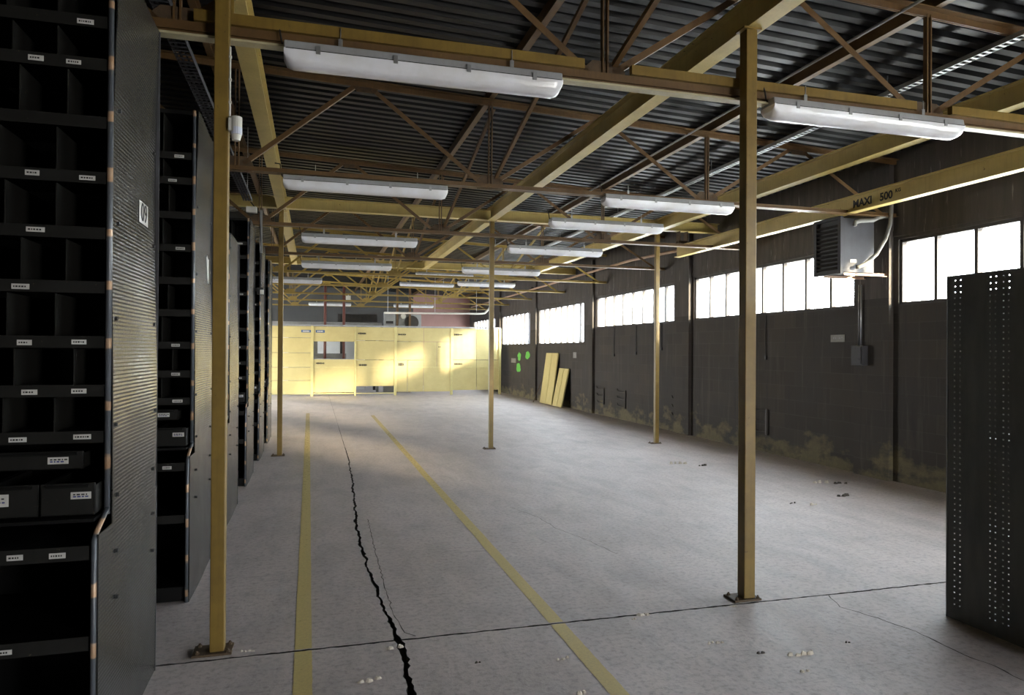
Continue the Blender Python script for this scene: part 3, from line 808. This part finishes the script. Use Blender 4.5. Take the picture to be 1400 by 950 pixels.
m = MB(); m.box(2.55,2.98,26.9,27.15,0,3.05); m.build('cabinet', GREYM, t, bevel=.01)
m = MB(); m.box(2.62,2.90,26.885,26.90,2.62,2.72); m.build('vent_grille', BLACK, t)
m = MB(); m.box(3.02,3.10,26.95,27.05,0,4.0); m.build('upright', BROWN, t)
m = MB(); m.box(3.5,3.58,26.95,27.05,0,4.0); m.build('upright', BROWN, t)
m = MB(); m.box(3.12,4.0,27.1,27.5,0,3.0); m.build('fan_box', GREYM, t, bevel=.01)
m = MB(); m.cyl((3.62,27.10,2.68),(3.62,27.03,2.68),.27,24); m.build('fan_ring', IRON, t)
m = MB(); m.cyl((3.30,27.02,2.92),(3.30,27.10,2.92),.10,20); m.build('round_cap', WHITEP, t)
m = MB(); m.box(-3.2,2.5,27.2,27.6,2.50,2.66); m.box(-3.1,-3.0,27.3,27.5,0,2.5); m.box(2.3,2.4,27.3,27.5,0,2.5)
simple('long_duct', m, GREYM, 'long grey duct just above the left part of the partition', 'duct', bevel=.01)
m = MB(); m.box(.9,2.45,28.6,28.9,2.72,3.05); m.box(1.0,1.1,28.65,28.85,0,2.72); m.box(2.3,2.4,28.65,28.85,0,2.72)
for k in range(9): m.box(.95+.16*k,1.0+.16*k,28.58,28.6,2.76,3.0)
simple('cable_cabinet', m, IRON, 'dark ribbed box on legs above the partition beside the fan unit', 'cabinet')
t = thing('white_pipe', 'white horizontal pipe hanging above the right part of the partition', 'pipe', (4.1,24.5,2.9))
m = MB(); m.tube([(2.32,24.5,2.90),(5.75,24.5,2.94),(5.9,24.5,2.96),(6.05,24.5,3.10),(6.15,24.5,3.28)], .035, 10); m.build('pipe', WHITEP, t, smooth=True)
for x in (2.45,4.1,5.6):
    m = MB(); m.cyl((x,24.5,2.9),(x,24.5,roof_z(x)+.13),.008,6); m.build('hanger_rod', GALV, t)

# ------------------------------------------------------------------ things on the right wall
t = thing('heater', 'grey louvred air heater hung on the wall between two windows', 'heater', (6.55,7.36,2.62))
m = MB(); m.box(6.24,6.72,7.16,7.60,2.60,3.27); m.build('casing', HEAT, t, bevel=.006)
m = MB()
m.box(6.20,6.24,7.14,7.19,2.58,3.285); m.box(6.20,6.24,7.57,7.62,2.58,3.285); m.box(6.20,6.24,7.19,7.57,2.58,2.63); m.box(6.20,6.24,7.19,7.57,3.25,3.285)
m.build('front_frame', HEAT, t, bevel=.003)
m = MB(); m.box(6.235,6.242,7.19,7.57,2.63,3.25); m.build('dark_core', BLACK, t)
for k in range(11):
    z = 2.655+k*.052; m = MB(); m.bar((6.212,7.19,z),(6.212,7.57,z),.045,.003,(.55,0,.83)); m.build('louvre', IRON, t)
m = MB(); m.box(6.36,6.45,7.155,7.16,2.72,2.76); m.build('data_plate', PAPER, t)
for y in (7.2,7.56):
    m = MB(); m.angle((6.30,y,2.565),(6.99,y,2.565),.04,.005,1,1); m.build('wall_bracket', PINKP, t)
m = MB(); m.tube([(6.40,7.112,2.66),(6.43,7.085,2.66),(6.50,7.06,2.70),(6.66,7.06,2.82),(6.80,7.06,3.02),(6.87,7.06,3.22),(6.885,7.06,3.42),(6.89,7.06,3.62)], .024, 10); tag(m.build('flexible_hose', AGED, smooth=True), 'grey bent hose rising from the underside of the heater to the wall top', 'hose')
m = MB(); m.tube([(6.38,7.112,3.17),(6.40,7.112,3.215),(6.48,7.112,3.235),(6.66,7.112,3.25),(6.74,7.112,3.29),(6.83,7.112,3.31),(6.93,7.112,3.31)], .026, 10); tag(m.build('flexible_hose', AGED, smooth=True), 'short grey hose across the top of the heater', 'hose')

m = MB(); m.box(6.84,6.93,7.48,7.68,1.44,1.70); m.box(6.83,6.84,7.5,7.66,1.46,1.68); m.cyl((6.83,7.53,1.52),(6.822,7.53,1.52),.012,8)
simple('switch_box', m, HEAT, 'grey electrical box on the pillar below the heater', 'switch box', bevel=.004)
m = MB(); m.tube([(6.91,7.58,1.70),(6.91,7.58,2.50)], .010, 8); m.tube([(6.91,7.62,1.70),(6.91,7.62,2.50)], .008, 8)
simple('conduit', m, GALV, 'thin upright conduit between the switch box and the heater', 'conduit', smooth=True)
def wall_plate(y0,y1,z0,z1,label,marks=True):
    t = thing('wall_sign', label, 'sign', (XR,(y0+y1)/2,z0), 'small wall signs')
    m = MB(); m.box(XR-.006,XR,y0,y1,z0,z1); m.build('plate', AGED, t)
    if marks:
        m = MB(); y = y0+.04
        while y < y1-.05:
            q = rnd.uniform(.012,.03); m.box(XR-.0075,XR-.0055,y,y+q,z0+.04+rnd.uniform(0,.02),z1-.03-rnd.uniform(0,.02)); y += q+.02
        m.build('faded_print', GREYM, t)
wall_plate(7.97,8.24,1.755,1.855,'small white sign on the wall left of the switch box')
wall_plate(12.2-.05,12.43,1.69,1.77,'small white sign on the pillar behind the post nearest the windows')
wall_plate(18.15,18.4,1.42,1.58,'small pale card on the wall right of the leaning yellow sheets', False)
wall_plate(24.2,24.8,1.18,1.34,'pale board on the wall left of the green paint', False)
# E-shaped iron brackets low on the wall
for i, (y0, l) in enumerate(((9.66,'black E-shaped iron bracket low on the wall nearest the camera'),(12.3,'black E-shaped iron bracket between the foreground post and the post nearest the windows'),
                             (14.95,'black E-shaped iron bracket third along the wall'),(16.2,'black E-shaped iron bracket farthest along the wall'))):
    t = thing('wall_bracket', l, 'bracket', (XR,y0,.30), 'iron wall brackets')
    m = MB(); m.bar((XR-.02,y0,.28),(XR-.02,y0,.70),.03,.03,(0,1,0)); m.build('upright', IRON, t)
    for z in (.32,.49,.66):
        m = MB(); m.tube([(XR-.02,y0,z),(XR-.03,y0+.25,z-.005),(XR-.05,y0+.34,z+.01),(XR-.05,y0+.38,z+.06)], .016, 6); m.build('hook', IRON, t)
# pipe along the wall
t = thing('wall_pipe', 'pinkish pipe running high along the window wall', 'pipe', (6.85,17.0,3.62))
m = MB(); m.tube([(6.85,9.6,3.50),(6.85,14.4,3.66),(6.85,19,3.64),(6.85,24.4,3.60),(6.85,31,3.58)], .03, 10); m.build('pipe', PINKP, t, smooth=True)
for y in (12.2,17.1,21.9,26.5):
    m = MB(); m.box(6.84,6.995,y-.02,y+.02,3.56,3.70); m.build('wall_clip', IRON, t)
# thin drip marks / cables hanging below the sills
for i, (y, z0, z1, l) in enumerate(((9.7,1.55,2.2,'thin black cable hanging below the window nearest the foreground post'),(13.2,1.7,2.2,'thin black cable below the third window, right one'),
        (14.4,1.6,2.2,'thin black cable below the third window, middle one'),(15.6,1.55,2.2,'thin black cable below the third window, left one'),(6.1,1.5,2.2,'thin black cable below the window behind the perforated rack'))):
    m = MB(); m.tube([(XR-.012,y,z1),(XR-.012,y+.01,(z0+z1)/2),(XR-.012,y,z0)], .008, 6); m.box(XR-.03,XR,y-.02,y+.02,z0-.06,z0)
    simple('hanging_cable', m, BLACK, l, 'cable', 'cables below the window sills')
# green spray paint patches: thin coats on the wall
def spray(y, z, a, b, label):
    m = MB(); n = 18; pts = []
    for k in range(n):
        r = rnd.uniform(.75,1.1); pts.append((y+a*r*math.cos(2*PI*k/n), z+b*r*math.sin(2*PI*k/n)))
    m.prism(pts, 'x', XR-.003, XR); simple('paint_patch', m, GREEN, label, 'paint patch', 'green paint patches')
spray(23.75,1.42,.22,.16,'bright green sprayed paint patch, upper left of three on the wall')
spray(22.75,1.47,.28,.15,'pale green sprayed paint patch, nearest the pillar')
spray(23.85,1.02,.3,.16,'bright green sprayed paint patch, lowest of the three')

# two yellow sheets leaning on the wall and a thin lath
def leaning(y0, y1, L, foot, label, mat=PANEL):
    t = thing('leaning_sheet', label, 'metal sheet', (foot,(y0+y1)/2,0), 'yellow sheets leaning on the wall')
    dx = XR-.03-foot; th = math.atan2(dx, L)
    o = bpy.data.objects.new('tmp', None)
    m = MB(); wd = (y1-y0)/2
    m.box(-.012,.012,-wd,wd,0,L)
    a = m.build('sheet', mat, t, bevel=.003)
    # rebuild in local space: vertices were shifted by the thing's location
    for v in a.data.vertices: v.co += t.location
    m = MB(); m.box(-.02,-.012,-.012,.012,.02,L-.02); b = m.build('rib', PANELB, t)
    for v in b.data.vertices: v.co += t.location
    m = MB(); m.box(-.022,.014,-wd-.004,-wd+.012,0,L); c = m.build('folded_edge', PANELB, t)
    for v in c.data.vertices: v.co += t.location
    bpy.data.objects.remove(o)
    t.rotation_euler.y = th; t.location.z = .012
    return t
leaning(19.52,20.64,1.55,6.76,'tall yellow metal sheet leaning on the wall')
leaning(18.62,19.42,1.12,6.74,'short yellow metal sheet leaning beside the tall one')
m = MB(); m.bar((6.62,20.9,.0),(6.96,20.75,.95),.03,.02); simple('wooden_lath', m, RUST, 'thin dark lath leaning left of the yellow sheets', 'lath')

# ------------------------------------------------------------------ small things up high and on the posts
t = thing('motion_sensor', 'white motion sensor fixed to the nearest left post', 'sensor', (-.42,3.97,2.71))
m = MB(); m.cyl((-.405,3.95,2.745),(-.405,3.95,2.83),.03,16); m.box(-.4435,-.40,3.93,3.97,2.75,2.82); m.build('body', WHITEP, t, smooth=False, bevel=.004)
m = MB(); m.cyl((-.404,3.949,2.735),(-.404,3.949,2.772),.0295,16); m.build('lens', LENS, t)
m = MB(); m.cyl((-.405,3.95,2.705),(-.405,3.95,2.735),.020,16,.028); m.build('mount', WHITEP, t)
m = MB(); m.tube([(-.438,3.958,2.82),(-.438,3.958,3.2)], .005, 6)
for z in (2.9,3.02,3.14): m.box(-.444,-.43,3.95,3.966,z,z+.012)
m.build('lead', WHITEP, t)

def tray(x, y0, y1, z, label, mat, wd=.10, hang=True):
    t = thing('cable_tray', label, 'cable tray', (x,(y0+y1)/2,z), 'cable trays')
    m = MB()
    for s in (-1,1):
        m.bar((x+s*wd/2,y0,z+.02),(x+s*wd/2,y1,z+.02),.004,.04)
    n = int((y1-y0)/.06)
    for k in range(n): m.box(x-wd/2,x+wd/2,y0+.06*k,y0+.06*k+.022,z,z+.003)
    m.build('tray', mat, t)
    m = MB(); m.tube([(x-.02,y0,z+.012),(x-.015,(y0+y1)/2,z+.012),(x-.02,y1,z+.012)], .009, 6); m.tube([(x+.015,y0,z+.01),(x+.02,(y0+y1)/2,z+.012),(x+.015,y1,z+.01)], .007, 6); m.build('cables', BLACK, t)
    if hang:
        for k in range(int((y1-y0)/3)+1):
            y = min(y0+.3+3*k, y1-.1); m = MB(); m.cyl((x,y,z+.003),(x,y,roof_z(x)+.13),.005,6); m.build('hanger_rod', GALV, t)
tray(-.83, 3.4, 9.55, 3.50, 'perforated cable tray running above the rack ends', HEAT)
tray(5.12, 2.0, 15.5, 3.99, 'shiny perforated cable tray under the roof on the right', GALV, .07)
m = MB(); m.tube([(4.08,3.0,4.08),(4.08,8.6,4.08),(4.08,16,4.08)], .012, 8); m.tube([(4.08,3.05,4.08),(4.08,3.05,roof_z(4.08)+.13)], .006, 6); m.tube([(4.08,15.9,4.08),(4.08,15.9,roof_z(4.08)+.13)], .006, 6)
simple('conduit', m, GREYM, 'thin grey conduit under the roof between the foreground post and the right purlin', 'conduit')
t = thing('hanging_socket', 'black cable with a white socket hanging beside the rack ends', 'socket', (-.68,9.55,2.3))
m = MB(); m.tube([(-.80,9.55,3.50),(-.74,9.56,3.42),(-.685,9.57,3.36),(-.68,9.57,3.1),(-.675,9.57,2.40)], .007, 6); m.tube([(-.69,9.55,3.36),(-.665,9.55,2.9),(-.668,9.55,2.40)], .004, 6); m.build('cable', BLACK, t)
m = MB(); m.box(-.715,-.635,9.53,9.60,2.31,2.40); m.build('socket_box', BLACK, t, bevel=.006)
m = MB(); m.box(-.675,-.63,9.515,9.53,2.31,2.37); m.build('plug', WHITEP, t, bevel=.003)
m = MB(); m.box(-.85,-.72,9.49,9.57,3.355,3.43); m.build('junction_box', WHITEP, t, bevel=.008)
m = MB(); m.box(-.685,-.655,9.56,9.575,2.85,3.40); m.build('cable_cover', GALV, t)
m = MB(); m.tube([(1.2,7.0,3.30),(1.22,7.0,3.34)], .004, 5); m.cyl((.05,7.06,3.36),(.05,7.06,3.9),.004,6)
m = MB(); m.box(.93,1.07,22.0,22.1,3.15,3.27); m.cyl((1.0,22.05,3.27),(1.0,22.05,3.31),.01,6)
simple('ceiling_speaker', m, WHITEP, 'small white box under the far roof trusses at left', 'box')

# ------------------------------------------------------------------ debris on the floor
def flake(x, y, s, mat, label, elong=1.5):
    s *= 1.45; m = MB(); n = rnd.randint(2, 4)
    for k in range(n):
        a = rnd.uniform(0, PI); r = s*rnd.uniform(.5,1); cx = x+(k-n/2)*s*elong*.7; cy = y+rnd.uniform(-.4,.4)*s
        pts = []
        for j in range(7):
            q = 2*PI*j/7; rr = r*rnd.uniform(.55,1.0); pts.append((cx+rr*math.cos(q)*.9, cy+rr*math.sin(q)*.6))
        h = s*rnd.uniform(.25,.6); top = [(cx+(px-cx)*.6, cy+(py-cy)*.6) for px,py in pts]
        m.add([(px,py,.0) for px,py in pts]+[(px,py,h*rnd.uniform(.7,1.2)) for px,py in top],
              [tuple(range(7))[::-1], tuple(range(7,14))]+[(j,(j+1)%7,7+(j+1)%7,7+j) for j in range(7)])
    return tag(m.build('debris_flake', mat), label, 'debris', 'flakes of debris on the floor')
for x,y,s,mt,l in ((.29,3.45,.026,CHIP,'pale crumbled flake on the floor just right of the nearest yellow line'),
  (1.96,3.87,.026,CHIP,'pale elongated flake lying along the cross joint near the foreground post'),
  (1.86,3.83,.012,CHIP,'tiny pale crumb left of the elongated flake at the cross joint'),
  (2.51,3.15,.024,CHIP,'pale flake on the floor in the right foreground, larger of two'),
  (2.40,2.99,.020,CHIP,'flat pale flake in the right foreground, nearest the bottom edge'),
  (2.15,3.40,.018,CHIP,'pale upright crumb between the yellow line and the foreground post'),
  (1.27,3.43,.018,CHIP,'pale crumb just left of the right yellow line'),
  (2.31,3.22,.016,DCHIP,'dark pebble on the right foreground floor'),
  (1.23,3.06,.02,CHIP,'pale flake at the bottom edge left of the right yellow line'),
  (.83,3.51,.012,DCHIP,'tiny dark chip right of the long crack'),
  (2.86,3.22,.013,DCHIP,'black chip on the floor near the thin right crack'),
  (5.06,8.99,.045,CHIP,'pale scrap on the floor before the window wall, far left one'),
  (5.30,8.75,.03,DCHIP,'dark scrap on the floor next to the far pale scrap'),
  (6.05,7.25,.05,CHIP,'thin pale scrap near the wall under the windows'),
  (6.25,7.15,.04,DCHIP,'dark leaf-like scrap near the wall under the windows'),
  (5.10,6.22,.03,CHIP,'pale scrap on the floor right of the foreground post, middle distance'),
  (5.73,6.52,.035,DCHIP,'dark curled scrap on the floor closer to the perforated rack'),
  (4.92,6.34,.02,DCHIP,'small dark chip beside the foreground post, middle distance'),
  (-.32,3.95,.012,CHIP,'tiny white crumb at the foot of the nearest left post'),
  (2.56,3.86,.012,CHIP,'tiny white crumb at the foot of the foreground post'),
  (.46,3.80,.035,CHIP,'broken pale piece where the long crack meets the cross joint')):
    flake(x,y,s,mt,l)

# ------------------------------------------------------------------ light and camera
W = bpy.data.worlds.new('sky'); SC.world = W; W.use_nodes = True
nt = W.node_tree; bg = nt.nodes['Background']
tc = nt.nodes.new('ShaderNodeTexCoord'); sp = nt.nodes.new('ShaderNodeSeparateXYZ'); nt.links.new(tc.outputs['Generated'], sp.inputs[0])
mr = nt.nodes.new('ShaderNodeMapRange'); mr.inputs[1].default_value = -.25; mr.inputs[2].default_value = .35; nt.links.new(sp.outputs[2], mr.inputs[0])
rp = nt.nodes.new('ShaderNodeValToRGB'); e = rp.color_ramp.elements
e[0].color = (.42,.40,.37,1); e[1].color = (.77,.875,1.0,1)
e.new(.42).color = (.95,.93,.88,1)
nt.links.new(mr.outputs[0], rp.inputs[0]); nt.links.new(rp.outputs[0], bg.inputs['Color'])
bg.inputs['Strength'].default_value = 7.0

# low evening sun through the far side windows
sd = Vector((-.36, 1.0, -.14)).normalized(); tgt = Vector((7.0, 19.0, 2.45))
L = bpy.data.lights.new('low_sun', 'SPOT'); L.energy = 430000; L.color = (1.0,.80,.52); L.shadow_soft_size = 1.4
L.spot_size = math.radians(24); L.spot_blend = .25
lo = bpy.data.objects.new('low_sun', L); C.objects.link(lo); lo.location = tgt - sd*55
lo.rotation_euler = sd.to_track_quat('-Z', 'Y').to_euler()

cam = bpy.data.cameras.new('camera'); co = bpy.data.objects.new('camera', cam); C.objects.link(co)
cam.sensor_fit = 'HORIZONTAL'; cam.sensor_width = 36.0; cam.lens = 36.0*955.27/1400; cam.clip_start = .05; cam.clip_end = 300
yaw, pitch, roll = .275964, .0052191, .0061398
cy, sy = math.cos(yaw), math.sin(yaw); cp, sp_ = math.cos(pitch), math.sin(pitch); cr, sr = math.cos(roll), math.sin(roll)
A = Matrix(((cr,-sr,0),(sr,cr,0),(0,0,1))) @ Matrix(((1,0,0),(0,cp,sp_),(0,-sp_,cp))) @ Matrix(((cy,-sy,0),(0,0,-1),(sy,cy,0)))
right, down, fwd = A[0], A[1], A[2]
Mx = Matrix(((right[0],-down[0],-fwd[0]),(right[1],-down[1],-fwd[1]),(right[2],-down[2],-fwd[2])))
co.matrix_world = Matrix.Translation((0,0,1.6)) @ Mx.to_4x4()
SC.camera = co
vs = SC.view_settings; SC.display_settings.display_device = 'sRGB'
vs.view_transform = 'Standard'; vs.look = 'None'; vs.exposure = 2.62; vs.gamma = 1.0; vs.use_curve_mapping = False
SC.cycles.use_denoising = True
SC.cycles.max_bounces = 10; SC.cycles.diffuse_bounces = 5; SC.cycles.transparent_max_bounces = 12
SC.cycles.sample_clamp_indirect = 8.0
